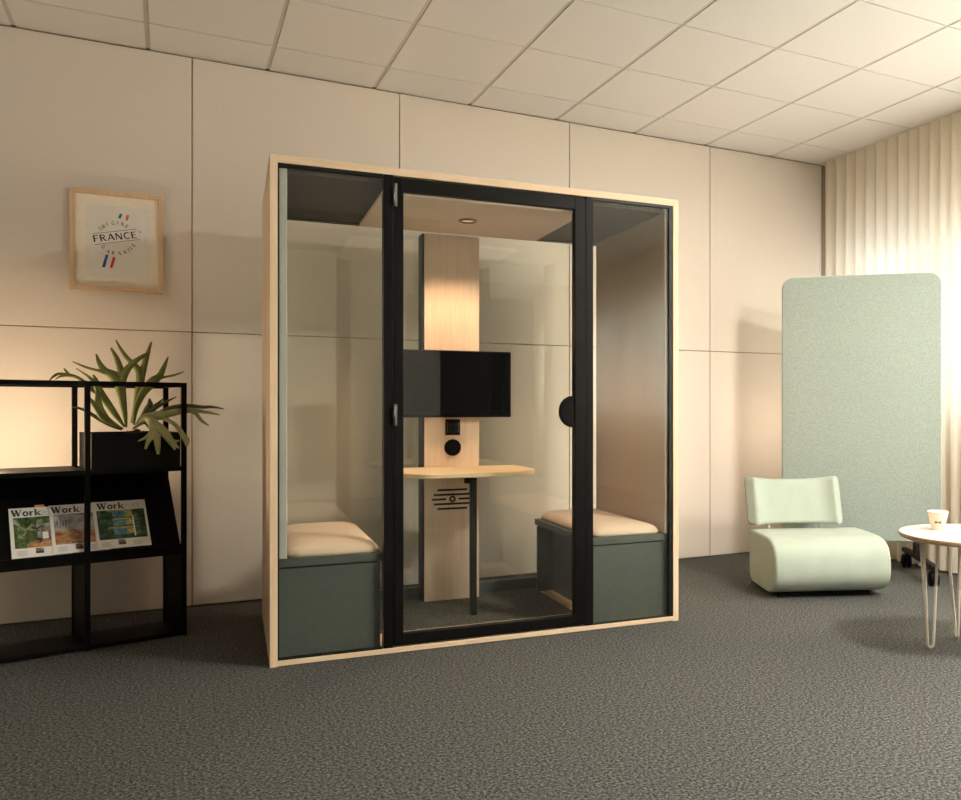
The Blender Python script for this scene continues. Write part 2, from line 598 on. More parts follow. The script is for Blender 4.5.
# sheer curtain on its rail along the window wall
t = thing('sheer_curtain', 'long cream sheer curtain hanging in folds over the bright window', 'curtain', (4.56, 2., 0))
bm = MB()
rows = [.02, .9, 1.9, 2.9, 3.008]
N_ = 1300
ya, yb = 5.045, -4.6
grid = []
for i in range(N_ + 1):
    yy = ya + (yb - ya) * i / N_
    ph = 2 * PI * yy / .100 + 1.1 * math.sin(yy * 3.1) + .6 * math.sin(yy * 7.7 + 1)
    col = []
    for z in rows:
        amp = .048 * (.75 + .25 * math.sin(yy * 5.3)) * (1 if z < 2.6 else .8)
        sv = math.sin(ph + .12 * math.sin(z * 1.4 + yy * 4))
        dx = amp * (sv + .18 * math.sin(2 * ph))
        col.append(bm.bm.verts.new((dx, yy - 2. + .012 * math.cos(ph), z)))
    grid.append(col)
for a, c in zip(grid, grid[1:]):
    for k in range(len(rows) - 1):
        f = bm.bm.faces.new((a[k], c[k], c[k + 1], a[k + 1])); f.smooth = True
bm.build('curtain_fabric', 'curtain', t)
b = MB(); b.box(-.012, .012, yb - 2, ya - 2, 3.006, 3.0205, .003)
b.build('curtain_rail', 'white_metal', t)

# ================================================================== THE BOOTH
BA = -.0584
B0 = Vector((.3644, 3.7539, 0))
RB = Matrix.Rotation(BA, 4, 'Z')
BW, BD, BH = 1.954, .956, 2.1585


def booth_at(u, v, z=0):
    return B0 + (RB @ Vector((u, v, z)))


booth = thing('meeting_booth', 'black framed glass meeting booth in a pale wood case', 'booth', B0, BA)
T = .031
b = MB(); b.box(0, T, 0, BD, 0, BH, .0015)
b.build('side_panel', 'ash_v', booth)
b = MB(); b.box(BW - T, BW, 0, BD, 0, BH, .0015)
b.build('side_panel', 'ash_v', booth)
b = MB(); b.box(T, BW - T, 0, BD, BH - .033, BH, .0015)
b.build('top_panel', 'ash_h', booth)
b = MB(); b.box(T, BW - T, 0, BD, 0.003, .026, .0015)
b.build('floor_panel', 'ash_h', booth)
b = MB(); b.box(.45, 1.482, .262, .895, .026, .033)
b.build('carpet_inlay', 'booth_carpet', booth)
# felt linings of the two ends
b = MB(); b.box(T + .006, .070, .022, .905, .449, 2.110, .004)
b.build('wall_lining', 'felt_grey', booth)
b = MB(); b.box(1.884, BW - T - .006, .022, .905, .449, 2.110, .004)
b.build('wall_lining', 'felt_beige', booth)
# dark ceiling and the lowered beige canopy
b = MB(); b.box(.071, 1.883, .034, .93, 2.092, BH - .033); b.box(.53, 1.384, .08, .70, 2.0625, 2.092)
b.build('ceiling_panel', 'booth_ceiling', booth)
can = MB(); can.box(.468, 1.446, .03, .765, 2.046, 2.062, .003)
can = can.build('ceiling_canopy', 'soffit', booth)
ring = MB()
ring.lathe([(.030, 0), (.047, 0), (.047, -.006), (.041, -.009), (.033, -.007), (.030, 0)], 28, 'brass', Matrix.Translation((.955, .40, 2.046)))
ring.lathe([(0, -.002), (.031, -.002)], 28, 'lamp', Matrix.Translation((.955, .40, 2.046)))
ring.build('downlight', None, can)
# front: thin black edging and two mullions
for bx_ in ((T, T + .006, .002, .03, .026, BH - .033), (BW - T - .022, BW - T, .002, .022, .026, BH - .033), (T + .006, .466, .002, .03, 2.112, BH - .033),
            (1.478, BW - T - .022, .002, .022, 2.112, BH - .033), (T + .006, .466, .002, .03, .026, .032), (1.478, BW - T - .022, .002, .022, .026, .032)):
    b = MB(); b.box(*bx_)
    b.build('edge_strip', 'black', booth)
for u0, u1 in ((.470, .511), (1.439, 1.478)):
    b = MB(); b.box(u0, u1, .001, .055, .026, BH - .033, .002)
    b.build('mullion', 'door_black', booth)
for u0, u1 in ((T + .006, .470), (1.478, BW - T - .004)):
    b = MB(); b.box(u0, u1, .008, .018, .030, 2.116)
    b.build('glass_pane', 'glass', booth)
# rear glass wall
b = MB(); b.box(.070, 1.884, .924, .934, .085, 2.088)
b.build('rear_glass', 'rear_glass', booth)
b = MB(); b.box(T, BW - T, .90, .95, .026, .092, .002)
b.build('rear_rail', 'bench_green', booth)
b = MB(); b.box(T, BW - T, .90, .95, 2.086, 2.10, .002)
b.build('rear_rail', 'black', booth)
# the door
dr = MB()
dr.box(.513, .556, 0, .042, .034, 2.117, .002)
dr.box(1.381, 1.437, 0, .042, .034, 2.117, .002)
dr.box(.556, 1.381, 0, .042, 2.057, 2.117, .002)
dr.box(.556, 1.381, 0, .042, .034, .082, .002)
door = dr.build('door', 'door_black', booth)
b = MB(); b.box(.552, 1.385, .016, .026, .078, 2.061)
b.build('glass_pane', 'glass', door)
for z0, z1 in ((1.985, 2.088), (1.012, 1.108)):
    b = MB()
    b.box(.508, .526, -.010, 0, z0, z1, .002)
    b.tube([(.513, -.009, z0 + .004), (.513, -.009, z1 - .004)], .006, 10)
    b.build('hinge', 'chrome', door)
hd = MB()
pts = [(1.362, 1.0)] + [(1.362 - .070 * math.sin(a), 1.074 - .076 * math.cos(a)) for a in [PI * k / 24 for k in range(25)]]
hd.prism(pts[1:], 'Y', -.030, -.004, .004)
hd.prism([(1.335 + .012 * math.cos(a), 1.074 + .03 * math.sin(a)) for a in [2 * PI * k / 12 for k in range(12)]], 'Y', -.006, .018)
hd.build('pull_handle', 'plastic', door)
# technical column
cu0, cu1 = .817, 1.124
col = MB()
col.box(cu0, cu1, .798, .818, .029, 2.046, .001)
col = col.build('column', 'column_wood', booth)
b = MB(); b.box(cu0 - .012, cu1 - .014, .818, .898, .034, 2.044); b.box(cu0 - .012, cu0, .802, .818, .034, 2.044)
b.build('column_core', 'black', col)
sk = MB()
sk.box(.932, 1.014, .790, .798, .942, 1.028, .003, 'plastic')
for uu in (.945, .976):
    for zz in (.955, .99):
        sk.lathe([(0, .0), (.011, 0), (.012, -.003)], 14, 'black', Matrix.Translation((uu + .012, .789, zz + .010)) @ Matrix.Rotation(PI / 2, 4, 'X'))
sk.box(.940, .943, .787, .790, .955, 1.015, 0, 'chrome'); sk.box(1.003, 1.006, .787, .790, .955, 1.015, 0, 'chrome')
sk.build('socket_panel', None, col)
gr = MB()
mt = Matrix.Translation((.973, .798, .873)) @ Matrix.Rotation(PI / 2, 4, 'X')
gr.lathe([(.046, 0), (.046, .008), (.040, .010), (.036, .006), (0, .006)], 28, 'plastic', mt)
for r_ in (.008, .018, .028):
    gr.lathe([(r_, .006), (r_ + .001, .010), (r_ + .004, .010), (r_ + .005, .006)], 24, 'plastic', mt)
gr.build('round_speaker', None, col)
sl = MB()
zc = .588
for dz, ua, ub in ((.051, .888, 1.055), (.025, .868, 1.076), (-.026, .868, 1.076), (-.052, .888, 1.055)):
    sl.box(ua, ub, .795, .799, zc + dz - .0055, zc + dz + .0055, .001)
sl.box(.858, .937, .795, .799, zc - .0055, zc + .0055, .001)
sl.box(1.006, 1.086, .795, .799, zc - .0055, zc + .0055, .001)
sl.lathe([(.009, 0), (.009, .004), (.018, .004), (.018, 0)], 20, None, Matrix.Translation((.972, .799, zc)) @ Matrix.Rotation(PI / 2, 4, 'X'))
sl.build('vent_slots', 'black', col)

# benches with cushions
def bench(mirror, label, cushion_label):
    s = (lambda u: BW - u) if mirror else (lambda u: u)
    mx = lambda b_, ua, ub, *r, **k: b_.box(min(s(ua), s(ub)) - o0, max(s(ua), s(ub)) - o0, *r, **k)
    o0 = s(.26)
    t_ = thing('bench', label, 'bench', booth_at(o0, 0, 0), BA, 'benches facing each other in the booth')
    q = MB()
    mx(q, .038, .460, .040, .060, .0265, .404, bev=.002)
    q.build('front_panel', 'bench_green', t_)
    q = MB(); mx(q, .038, .476, .818, .838, .0265, .404, bev=.002)
    q.build('rear_panel', 'bench_green', t_)
    q = MB(); mx(q, .365, .383, .060, .818, .0265, .404)
    q.build('inner_panel', 'bench_green', t_)
    q = MB(); mx(q, .038, .470 if not mirror else .484, .030, .850, .412, .447, bev=.003)
    q.build('seat_board', 'bench_green', t_)
    q = MB(); mx(q, .038, .452, .044, .836, .404, .412)
    q.build('shadow_batten', 'black', t_)
    # cushion: rounded pad, domed top
    ua, ub = sorted((s(.076), s(.462)))
    cu = tag(MB_cushion(ua - o0, ub - o0, .036, .842, .447, .060), cushion_label, 'cushion', 'seat cushions on the booth benches')
    cu.location = booth_at(o0, 0, 0)
    cu.rotation_euler = (0, 0, BA)
    return t_


def MB_cushion(x0, x1, y0, y1, z, h):
    m = MB()
    n = 26
    rings = []
    prof = [(0.006, 0), (0, .12), (.002, .30), (.010, .50), (.026, .68), (.055, .83), (.10, .94), (.15, 1.0)]
    for ins, f in prof:
        rings.append([m.bm.verts.new((p[0], p[1], z + h * f)) for p in rrect(x0 + ins, x1 - ins, y0 + ins, y1 - ins, max(.02, .055 - ins * .2), 6)])
    k = len(rings[0])
    for a, c in zip(rings, rings[1:]):
        for i in range(k):
            f = m.bm.faces.new((a[i], a[(i + 1) % k], c[(i + 1) % k], c[i])); f.smooth = True
    m.bm.faces.new(rings[0][::-1])
    f = m.bm.faces.new(rings[-1]); f.smooth = True
    return m.build('seat_cushion', 'cushion')


bench(False, 'dark green bench with its front to the glass, left of the booth door', 'beige cushion on the bench beside the felt edge, left of the door')
bench(True, 'dark green bench against the beige felt wall, right of the booth door', 'beige cushion against the beige felt wall, right of the door handle')

# fold-out desk with a leg
dk = thing('desk', 'pale wood desk top on one black leg inside the booth', 'desk', booth_at(.97, .45, .0), BA)
ol = [(-.255, -.150), (.255, -.150), (.345, -.045), (.365, .02), (.365, .345), (-.365, .345), (-.365, .02), (-.345, -.045)]
b = MB()
res = []
n = len(ol)
for i in range(n):                      # soften the outline's corners
    p, q, r = Vector(ol[i - 1]), Vector(ol[i]), Vector(ol[(i + 1) % n])
    ra = .03 if abs(q.y) < .1 else .06 if q.y < 0 else .02
    a = q + (p - q).normalized() * min(ra, (p - q).length * .45); c = q + (r - q).normalized() * min(ra, (r - q).length * .45)
    for k in range(5):
        f = k / 4
        res.append(tuple((1 - f) ** 2 * a + 2 * f * (1 - f) * q + f * f * c))
b.prism(res, 'Z', .744, .768, .004)
b.build('desk_top', 'desk_wood', dk)
b = MB()
b.box(-.002, .030, -.058, -.026, .034, .744, .003)
b.tube([(-.03, -.042, .722), (.0, -.042, .722)], .016, 14)
b.build('leg', 'black', dk)

# monitor on the column
mo = thing('monitor', 'black flat screen monitor mounted on the wooden column', 'monitor', booth_at(.970, .745, 1.040), BA)
b = MB()
b.box(-.324, .324, 0, .035, 0, .366, .004)
b.build('housing', 'plastic', mo)
b = MB(); b.box(-.317, .317, -.0012, .001, .014, .359)
b.build('screen', 'tv_screen', mo)
b = MB(); b.box(-.09, .09, .035, .052, .10, .27, .003)
b.build('wall_bracket', 'black', mo)

# ================================================================== LEFT: SHELVING UNIT
SA = math.radians(13)
S0 = Vector((.063, 4.483, 0))
RS = Matrix.Rotation(SA, 4, 'Z')


def shelf_at(u, v, z=0):
    return S0 + (RS @ Vector((u, v, z)))


SX, SY = (RS @ Vector((1, 0, 0))), (RS @ Vector((0, 1, 0)))
sh = thing('shelving_unit', 'black metal shelving unit with open frame and sloped magazine display', 'shelf', S0, SA)
SD, SHH, bay = .375, 1.212, .400
P_ = .022
for ux in (0, -bay, -2 * bay):
    for vy in (0, SD - P_):
        b = MB(); b.box(ux - P_, ux, vy, vy + P_, 0, SHH, .001)
        b.build('post', 'shelf_black', sh)
W2 = 2 * bay + P_
for vy in (0, SD - P_):
    b = MB(); b.box(-W2 + P_, -P_, vy, vy + P_, SHH - P_, SHH + .0005, .001)
    b.build('top_rail', 'shelf_black', sh)
for ux in (0, -2 * bay):
    b = MB(); b.box(ux - P_ + .003, ux - .003, P_, SD - P_, SHH - .018, SHH - .001)
    b.build('top_rail', 'shelf_black', sh)
for k in range(2):
    x1 = -k * bay - P_; x0 = -(k + 1) * bay
    b = MB(); b.box(x0, x1, .001, SD, .790, .812, .001)
    b.build('shelf_board', 'shelf_black', sh)
    b = MB(); b.box(x0, x1, .002, .26, .008, .024, .001)
    b.build('bottom_board', 'shelf_black', sh)
    if k:
        continue
    b = MB()
    q0, q1 = Vector((.024, .427)), Vector((.290, .786))
    nn = Vector((-(q1 - q0).y, (q1 - q0).x)).normalized() * -.008
    b.prism([tuple(q0), tuple(q1), tuple(q1 + nn), tuple(q0 + nn)], 'X', -2 * bay, x1)
    b.build('sloped_board', 'shelf_black', sh)
for k in range(2):
    x1 = -k * bay - P_; x0 = -(k + 1) * bay
    b = MB()
    b.box(x0, x1, -.002, .010, .392, .442, .001)
    b.box(x0, x1, .010, SD, .392, .402)
    b.build('magazine_ledge', 'shelf_black', sh)
for ux in (0, -bay, -2 * bay):
    b = MB(); b.box(ux - P_ + .004, ux - .004, P_, SD - P_, .0, .392)
    b.build('divider_panel', 'shelf_black', sh)

# magazines lying on the slope
SN = None
q0, q1 = Vector((.010, .408)), Vector((.290, .786))
sd = (q1 - q0).normalized()
sn = Vector((-sd.y, sd.x))             # (v, z) normal; towards the viewer is -v
if sn.x > 0:
    sn = -sn
MG = {}
MG[1] = dict(seed=1.3, scale=26, stops=[(.30, (.010, .022, .008)), (.43, (.035, .085, .02)), (.52, (.10, .17, .05)), (.60, (.34, .40, .25)), (.70, (.62, .60, .50))])
MG[2] = dict(seed=5.1, scale=20, stops=[(.30, (.06, .035, .03)), (.45, (.32, .31, .30)), (.60, (.52, .52, .52)), (.75, (.62, .60, .58))])
MG[3] = dict(seed=9.4, scale=34, stops=[(.30, (.008, .018, .012)), (.46, (.02, .055, .03)), (.56, (.05, .12, .06)), (.68, (.20, .28, .16))])
for k in MG:
    M['cover%d' % k] = photo_mat('cover_photo_%d' % k, MG[k]['stops'], MG[k]['scale'], seed=MG[k]['seed'])
M['warm_photo'] = photo_mat('cover_timber', [(.3, (.16, .05, .02)), (.5, (.50, .24, .10)), (.68, (.70, .46, .26))], 24, (1, 2.5, 1), 2.)
M['blue_photo'] = photo_mat('cover_blue', [(.3, (.03, .12, .17)), (.5, (.08, .26, .36)), (.68, (.30, .42, .42))], 40, (1, 1, 1), 4.)
M['yellow_photo'] = photo_mat('cover_yellow', [(.3, (.25, .20, .02)), (.5, (.55, .46, .10)), (.68, (.7, .62, .3))], 40, (1, 1, 1), 6.)
M['face'] = photo_mat('cover_portrait', [(.3, (.02, .015, .012)), (.5, (.30, .20, .15)), (.68, (.6, .5, .42))], 60, (1, 1, 1), 3.)
M['wine'] = principled('cover_wine', (.22, .02, .04), .5, noise=(60, .1))


def magazine(k, u0, tilt, lift, label):
    root = thing('magazine', label, 'magazine', (0, 0, 0), 0, 'magazines on the sloped shelf')
    w, h = .222, .251
    org = S0 + SX * u0 + SY * (q0.x + sd.x * .036 + sn.x * lift) + Vector((0, 0, q0.y + sd.y * .036 + sn.y * lift))
    ex = SX
    ey = SY * sd.x + Vector((0, 0, sd.y))
    ez = SY * sn.x + Vector((0, 0, sn.y))
    mt = Matrix((ex, ey, ez)).transposed().to_4x4()
    mt.translation = org
    root.matrix_world = mt @ Matrix.Rotation(tilt, 4, 'Z')
    b_ = MB(); b_.box(0, w, 0, h, 0, .0035, .0006)
    b_.build('cover', 'paper', root)
    f = .0042
    ly, lt = .046, .201      # photo field

    def rect(m_, x0, x1, y0, y1, mat, z=f):
        m_.quad([(x0, y0, z), (x1, y0, z), (x1, y1, z), (x0, y1, z)], mat)
    ph = MB()
    rect(ph, .014, w - .010, ly, lt, 'cover%d' % k)
    g = f + .0003
    if k == 1:
        rect(ph, .10, .155, ly + .02, lt - .035, 'cover2', g)
        ph.quad([(.055, ly, g + .0002), (w - .010, ly, g + .0002), (w - .010, ly + .040, g + .0002), (.12, ly + .05, g + .0002), (.075, ly + .03, g + .0002)], 'warm_photo')
        rl = random.Random(3)
        for q_ in range(26):
            x_, y_, a_ = rl.uniform(.02, .115), rl.uniform(ly + .03, lt - .02), rl.uniform(0, PI)
            l_, v_ = rl.uniform(.012, .026), rl.uniform(.003, .007)
            c_, s_ = math.cos(a_), math.sin(a_)
            ph.quad([(x_ - l_ * c_, y_ - l_ * s_, g + .0003), (x_ + v_ * s_, y_ - v_ * c_, g + .0003), (x_ + l_ * c_, y_ + l_ * s_, g + .0003), (x_ - v_ * s_, y_ + v_ * c_, g + .0003)],
                    rl.choice(['leaf_dark', 'leaf_dark', 'leaf_pale', 'cover3', 'cover3']))
        rect(ph, .112, .145, ly + .05, ly + .10, 'face', g + .0004)
        rect(ph, .118, .140, ly + .04, ly + .075, 'paper', g + .0005)
    elif k == 2:
        rect(ph, .014, w - .010, ly, ly + .070, 'warm_photo', g)
        ph.quad([(.014, ly, g + .0002), (.09, ly + .012, g + .0002), (.15, ly, g + .0002)], 'face')
        ph.quad([(.06, lt, g), (w - .010, lt, g), (w - .010, lt - .014, g), (.10, lt - .010, g)], 'face')
        for i in range(5):
            rect(ph, .020 + i * .011, .0225 + i * .011, ly + .075, lt - .015, 'ink_grey', g)
        rect(ph, .105, .120, ly + .035, ly + .062, 'face', g + .0004)
        ph.quad([(.07, ly + .055, g + .0003), (.13, ly + .052, g + .0003), (.13, ly + .048, g + .0003), (.07, ly + .050, g + .0003)], 'face')
    else:
        for i in range(3):
            y0 = ly + .022 + i * .046
            rect(ph, .075, .150, y0, y0 + .034, 'blue_photo', g)
            rect(ph, .055, .165, y0 + .034, y0 + .042, 'yellow_photo', g)
            rect(ph, .130, .160, y0 + .004, y0 + .03, 'yellow_photo', g + .0002)
        rect(ph, .158, .164, ly + .01, ly + .12, 'paper', g + .0003)
        ph.quad([(.014, ly + .02, g + .0004), (.075, ly + .01, g + .0004), (.05, ly + .07, g + .0004), (.085, ly + .12, g + .0004), (.03, ly + .13, g + .0004)], 'cover3')
    ph.build('cover_photo', None, root)
    tx = MB()
    to3 = lambda x, y: (x, y, f)
    e = write(tx, 'Work', .007 if k < 3 else .018, .2085, .033, to3, 0, -.02, .98, mat='ink')
    write(tx, 'PLACE', (.007 if k < 3 else .018) + e + .001, .2085, .023, to3, 0, .05, .80, mat='ink_grey')
    tx.build('masthead', None, root)
    ft = MB()
    for c_ in range(3):                 # columns of small print and portraits in the foot
        for r_ in range(4):
            x0 = .020 + c_ * .064
            if c_ == 1:
                continue
            rect(ft, x0, x0 + .040 - .007 * (r_ % 2), ly - .016 - r_ * .0065, ly - .013 - r_ * .0065, 'ink_grey')
    ft.build('small_print', None, root)['kind'] = 'stuff'
    ft = MB()
    rect(ft, .088, .118, ly - .018, ly - .003, 'face'); rect(ft, .088, .118, ly - .030, ly - .018, 'wine' if k == 2 else 'ink')
    ft.build('portrait', None, root)
    if k == 1:
        q = MB(); q.box(.098, .134, h - .004, h + .012, .001, .0022)
        q.build('sticky_tab', 'orange_tab', root)
    if k == 2:
        q = MB(); q.box(.170, .184, h - .004, h + .006, .001, .0022)
        q.build('sticky_tab', 'orange_tab', root)
    return root


magazine(1, -.689, .0, .0045, 'magazine with green leaves on its cover and an orange tab on top')
magazine(2, -.540, .0, .0100, 'magazine with a wide timber bench on its cover, between two others')
magazine(3, -.371, -.0, .0155, 'magazine with a blue striped house among trees on its cover')

# staghorn fern in a long black planter
pl = thing('potted_fern', 'staghorn fern with forked fronds in a black planter on the shelf', 'plant', shelf_at(-.205, .17, .812), SA)
O_ = Vector((-.205, .17, .812))
b = MB()
x0, x1, y0, y1, z0, z1 = -bay + .006 - O_.x, -P_ - .004 - O_.x, .014 - O_.y, SD - .03 - O_.y, .0, .163
tk = .006
b.box(x0, x1, y0, y1, z0, z0 + tk)
b.box(x0, x1, y0, y0 + tk, z0 + tk, z1); b.box(x0, x1, y1 - tk, y1, z0 + tk, z1)
b.box(x0, x0 + tk, y0 + tk, y1 - tk, z0 + tk, z1); b.box(x1 - tk, x1, y0 + tk, y1 - tk, z0 + tk, z1)
b.build('planter', 'planter_black', pl)
b = MB(); b.box(x0 + tk, x1 - tk, y0 + tk, y1 - tk, tk, z1 - .015)
b.build('soil', 'soil', pl)
MWI = (Matrix.Translation(shelf_at(*O_)) @ RS).inverted()


def fern_pt(px_, py_, d):
    """a point of the fern traced on the upright plane d metres behind the shelf front, in the plant's own frame"""
    return MWI @ on_plane(px_, py_, S0 + SY * d, SY)


def smooth(pts, n=6):
    P = [Vector(p) for p in pts]
    out = []
    for i in range(len(P) - 1):
        a = P[max(i - 1, 0)]; b_ = P[i]; c = P[i + 1]; d = P[min(i + 2, len(P) - 1)]
        for k in range(n):
            t_ = k / n
            out.append(.5 * ((2 * b_) + (c - a) * t_ + (2 * a - 5 * b_ + 4 * c - d) * t_ ** 2 + (3 * b_ - 3 * c + d - a) * t_ ** 3))
    out.append(P[-1])
    return out


def frond(branches, mat):
    """branches: lists of (x, y, half-width px, depth) traced in the close-up of the plant"""
    m = MB()
    mpp = 4.3 / F
    for br in branches:
        c = [Vector((40 + p[0] / 5.058, 330 + p[1] / 5.058, p[2] / 5.058 * mpp, p[3])) for p in br]
        c = smooth(c)
        rows_ = []
        pts3 = [fern_pt(q[0], q[1], q[3]) for q in c]
        for i, q in enumerate(c):
            a = pts3[max(i - 1, 0)]; e = pts3[min(i + 1, len(c) - 1)]
            t_ = (e - a).normalized()
            side = t_.cross(Vector((0, 1, 0)))
            if side.length < .1:
                side = t_.cross(Vector((1, 0, 0)))
            side.normalize()
            nrm = side.cross(t_).normalized()
            w = max(q[2], .0012)
            rows_.append([m.bm.verts.new(pts3[i] + side * w * s_ + nrm * w * .35 * (abs(s_) - .5)) for s_ in (-1, -.5, 0, .5, 1)])
        for a, e in zip(rows_, rows_[1:]):
            for k in range(4):
                f = m.bm.faces.new((a[k], a[k + 1], e[k + 1], e[k])); f.smooth = True
    o = m.build('frond', mat, pl)
    so = o.modifiers.new('thick', 'SOLIDIFY')
    so.thickness = .0016
    so.offset = 0
    return o


frond([[(436, 492, 4, .17), (428, 420, 12, .17), (412, 320, 20, .17), (400, 255, 26, .18), (372, 232, 24, .18), (330, 205, 15, .19), (302, 170, 11, .19), (284, 122, 3, .20)],
       [(405, 285, 22, .18), (412, 240, 20, .18), (404, 190, 14, .17), (386, 140, 11, .17), (358, 90, 4, .16)],
       [(410, 265, 20, .18), (430, 215, 18, .17), (462, 175, 13, .16), (505, 142, 10, .15), (556, 110, 4, .14)],
       [(345, 222, 12, .19), (300, 207, 7, .19), (230, 188, 5, .20), (165, 159, 2, .20)]], 'leaf')
frond([[(474, 480, 5, .20), (484, 400, 12, .20), (520, 320, 18, .21), (570, 262, 22, .21), (605, 232, 15, .22), (628, 185, 10, .22), (648, 136, 3, .23)],
       [(590, 246, 11, .22), (630, 238, 6, .22), (680, 228, 5, .21), (727, 211, 2, .21)]], 'leaf')
frond([[(462, 470, 4, .24), (484, 370, 10, .24), (504, 280, 18, .25), (508, 222, 19, .25), (484, 185, 14, .25), (440, 140, 10, .26), (408, 95, 7, .26), (383, 50, 2, .27)],
       [(506, 260, 18, .25), (522, 200, 15, .25), (538, 140, 12, .24), (564, 60, 3, .24)]], 'leaf')
frond([[(428, 490, 4, .12), (380, 425, 13, .11), (330, 355, 17, .11), (296, 300, 15, .10), (272, 262, 10, .10), (240, 232, 5, .09), (182, 194, 2, .09)],
       [(300, 320, 13, .10), (290, 275, 12, .10), (282, 250, 8, .10), (268, 226, 3, .10)],
       [(310, 335, 9, .10), (262, 305, 6, .09), (240, 290, 3, .09)]], 'leaf')
frond([[(420, 500, 4, .08), (352, 462, 13, .07), (312, 425, 20, .06), (296, 375, 15, .06), (292, 330, 10, .06), (285, 300, 4, .06)],
       [(318, 432, 18, .06), (282, 385, 12, .05), (250, 345, 5, .05), (236, 332, 2, .05)]], 'leaf')
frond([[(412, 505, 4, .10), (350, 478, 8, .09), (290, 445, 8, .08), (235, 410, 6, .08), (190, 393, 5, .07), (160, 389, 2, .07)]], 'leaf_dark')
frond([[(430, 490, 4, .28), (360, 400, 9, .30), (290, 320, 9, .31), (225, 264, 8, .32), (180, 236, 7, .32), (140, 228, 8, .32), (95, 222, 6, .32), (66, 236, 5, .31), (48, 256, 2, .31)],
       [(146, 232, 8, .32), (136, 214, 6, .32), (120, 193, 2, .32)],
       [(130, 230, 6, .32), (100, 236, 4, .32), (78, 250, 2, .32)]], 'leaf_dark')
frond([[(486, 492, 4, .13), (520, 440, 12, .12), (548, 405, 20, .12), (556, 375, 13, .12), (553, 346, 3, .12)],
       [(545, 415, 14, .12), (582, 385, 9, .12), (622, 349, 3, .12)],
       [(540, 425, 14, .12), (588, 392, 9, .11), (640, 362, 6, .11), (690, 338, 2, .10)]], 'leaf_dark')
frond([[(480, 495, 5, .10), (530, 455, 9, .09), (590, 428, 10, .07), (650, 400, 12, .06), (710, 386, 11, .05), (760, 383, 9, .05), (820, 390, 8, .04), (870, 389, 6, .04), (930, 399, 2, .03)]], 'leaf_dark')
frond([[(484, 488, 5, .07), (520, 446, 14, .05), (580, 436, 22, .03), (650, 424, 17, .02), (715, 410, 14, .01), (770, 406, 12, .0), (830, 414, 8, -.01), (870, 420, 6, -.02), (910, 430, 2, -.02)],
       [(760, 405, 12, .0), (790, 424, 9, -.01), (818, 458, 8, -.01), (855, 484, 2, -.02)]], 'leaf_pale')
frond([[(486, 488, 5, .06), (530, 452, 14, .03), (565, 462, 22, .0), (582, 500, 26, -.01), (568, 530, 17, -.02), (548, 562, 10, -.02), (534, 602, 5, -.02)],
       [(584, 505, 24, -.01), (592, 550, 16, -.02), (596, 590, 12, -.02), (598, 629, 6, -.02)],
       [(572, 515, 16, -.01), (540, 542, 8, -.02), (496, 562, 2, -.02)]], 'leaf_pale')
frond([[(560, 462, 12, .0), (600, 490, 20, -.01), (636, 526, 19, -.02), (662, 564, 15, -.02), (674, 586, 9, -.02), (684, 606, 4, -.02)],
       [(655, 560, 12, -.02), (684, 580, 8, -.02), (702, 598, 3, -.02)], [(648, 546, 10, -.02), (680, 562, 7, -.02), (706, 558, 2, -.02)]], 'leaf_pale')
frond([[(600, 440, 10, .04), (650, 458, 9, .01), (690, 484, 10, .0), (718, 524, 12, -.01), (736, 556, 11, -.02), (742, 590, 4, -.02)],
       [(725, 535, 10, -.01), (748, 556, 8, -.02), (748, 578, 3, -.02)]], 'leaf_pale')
frond([[(470, 500, 4, .12), (500, 480, 6, .10), (530, 472, 5, .09), (556, 500, 4, .08), (570, 520, 2, .07)]], 'leaf_dark')
m = MB()
for k in range(16):
    a = random.uniform(0, 2 * PI); r_ = random.uniform(.01, .05)
    base = Vector((.02, -.02, .148))
    m.tube([base + Vector((math.cos(a) * .01, math.sin(a) * .01, 0)), base + Vector((math.cos(a) * r_, math.sin(a) * r_ * .6, .02)),
            base + Vector((math.cos(a) * r_ * 1.5, math.sin(a) * r_, -.004))], .0035, 6)
m.lathe([(0, .03), (.012, .027), (.022, .012), (.024, -.004)], 12, None, Matrix.Translation((.02, -.02, .150)))
m.build('root_crown', 'root', pl)

# framed print on the wall
fx0, fx1, fz0, fz1 = -.471, -.044, 1.708, 2.231
fr = thing('framed_print', 'oak framed print with a round black lettered emblem and tricolour stripes', 'picture', (0, D, 0))
yo, yi = -.034, -.002
b = MB()
fw = .024
b.box(fx0, fx1, yo, yi, fz0, fz0 + fw, .002); b.box(fx0, fx1, yo, yi, fz1 - fw, fz1, .002)
b.box(fx0, fx0 + fw, yo, yi, fz0 + fw, fz1 - fw, .002); b.box(fx1 - fw, fx1, yo, yi, fz0 + fw, fz1 - fw, .002)
b.build('frame', 'frame_oak', fr)
b = MB(); b.box(fx0 + fw, fx1 - fw, -.016, -.010, fz0 + fw, fz1 - fw)
b.build('mat_board', 'mat_board', fr)
PW_, PH_ = fx1 - fx0, fz1 - fz0
b = MB(); b.box(fx0 + .167 * PW_, fx0 + .845 * PW_, -.0172, -.016, fz1 - .865 * PH_, fz1 - .145 * PH_)
pr = b.build('print_sheet', 'print', fr)
YP = -.0176


def c5(x, y):          # close-up pixel of the print -> wall coordinates
    f = (x - 60) / 630
    top, bot = 40 + 75 * f, 735 + 30 * f
    return Vector((fx0 + f * PW_, fz1 - PH_ * (y - top) / (bot - top)))


def c3(x, y):
    return c5((80 + x / 8.89 - 60) * 6.66, (200 + y / 8.89 - 180) * 6.66)


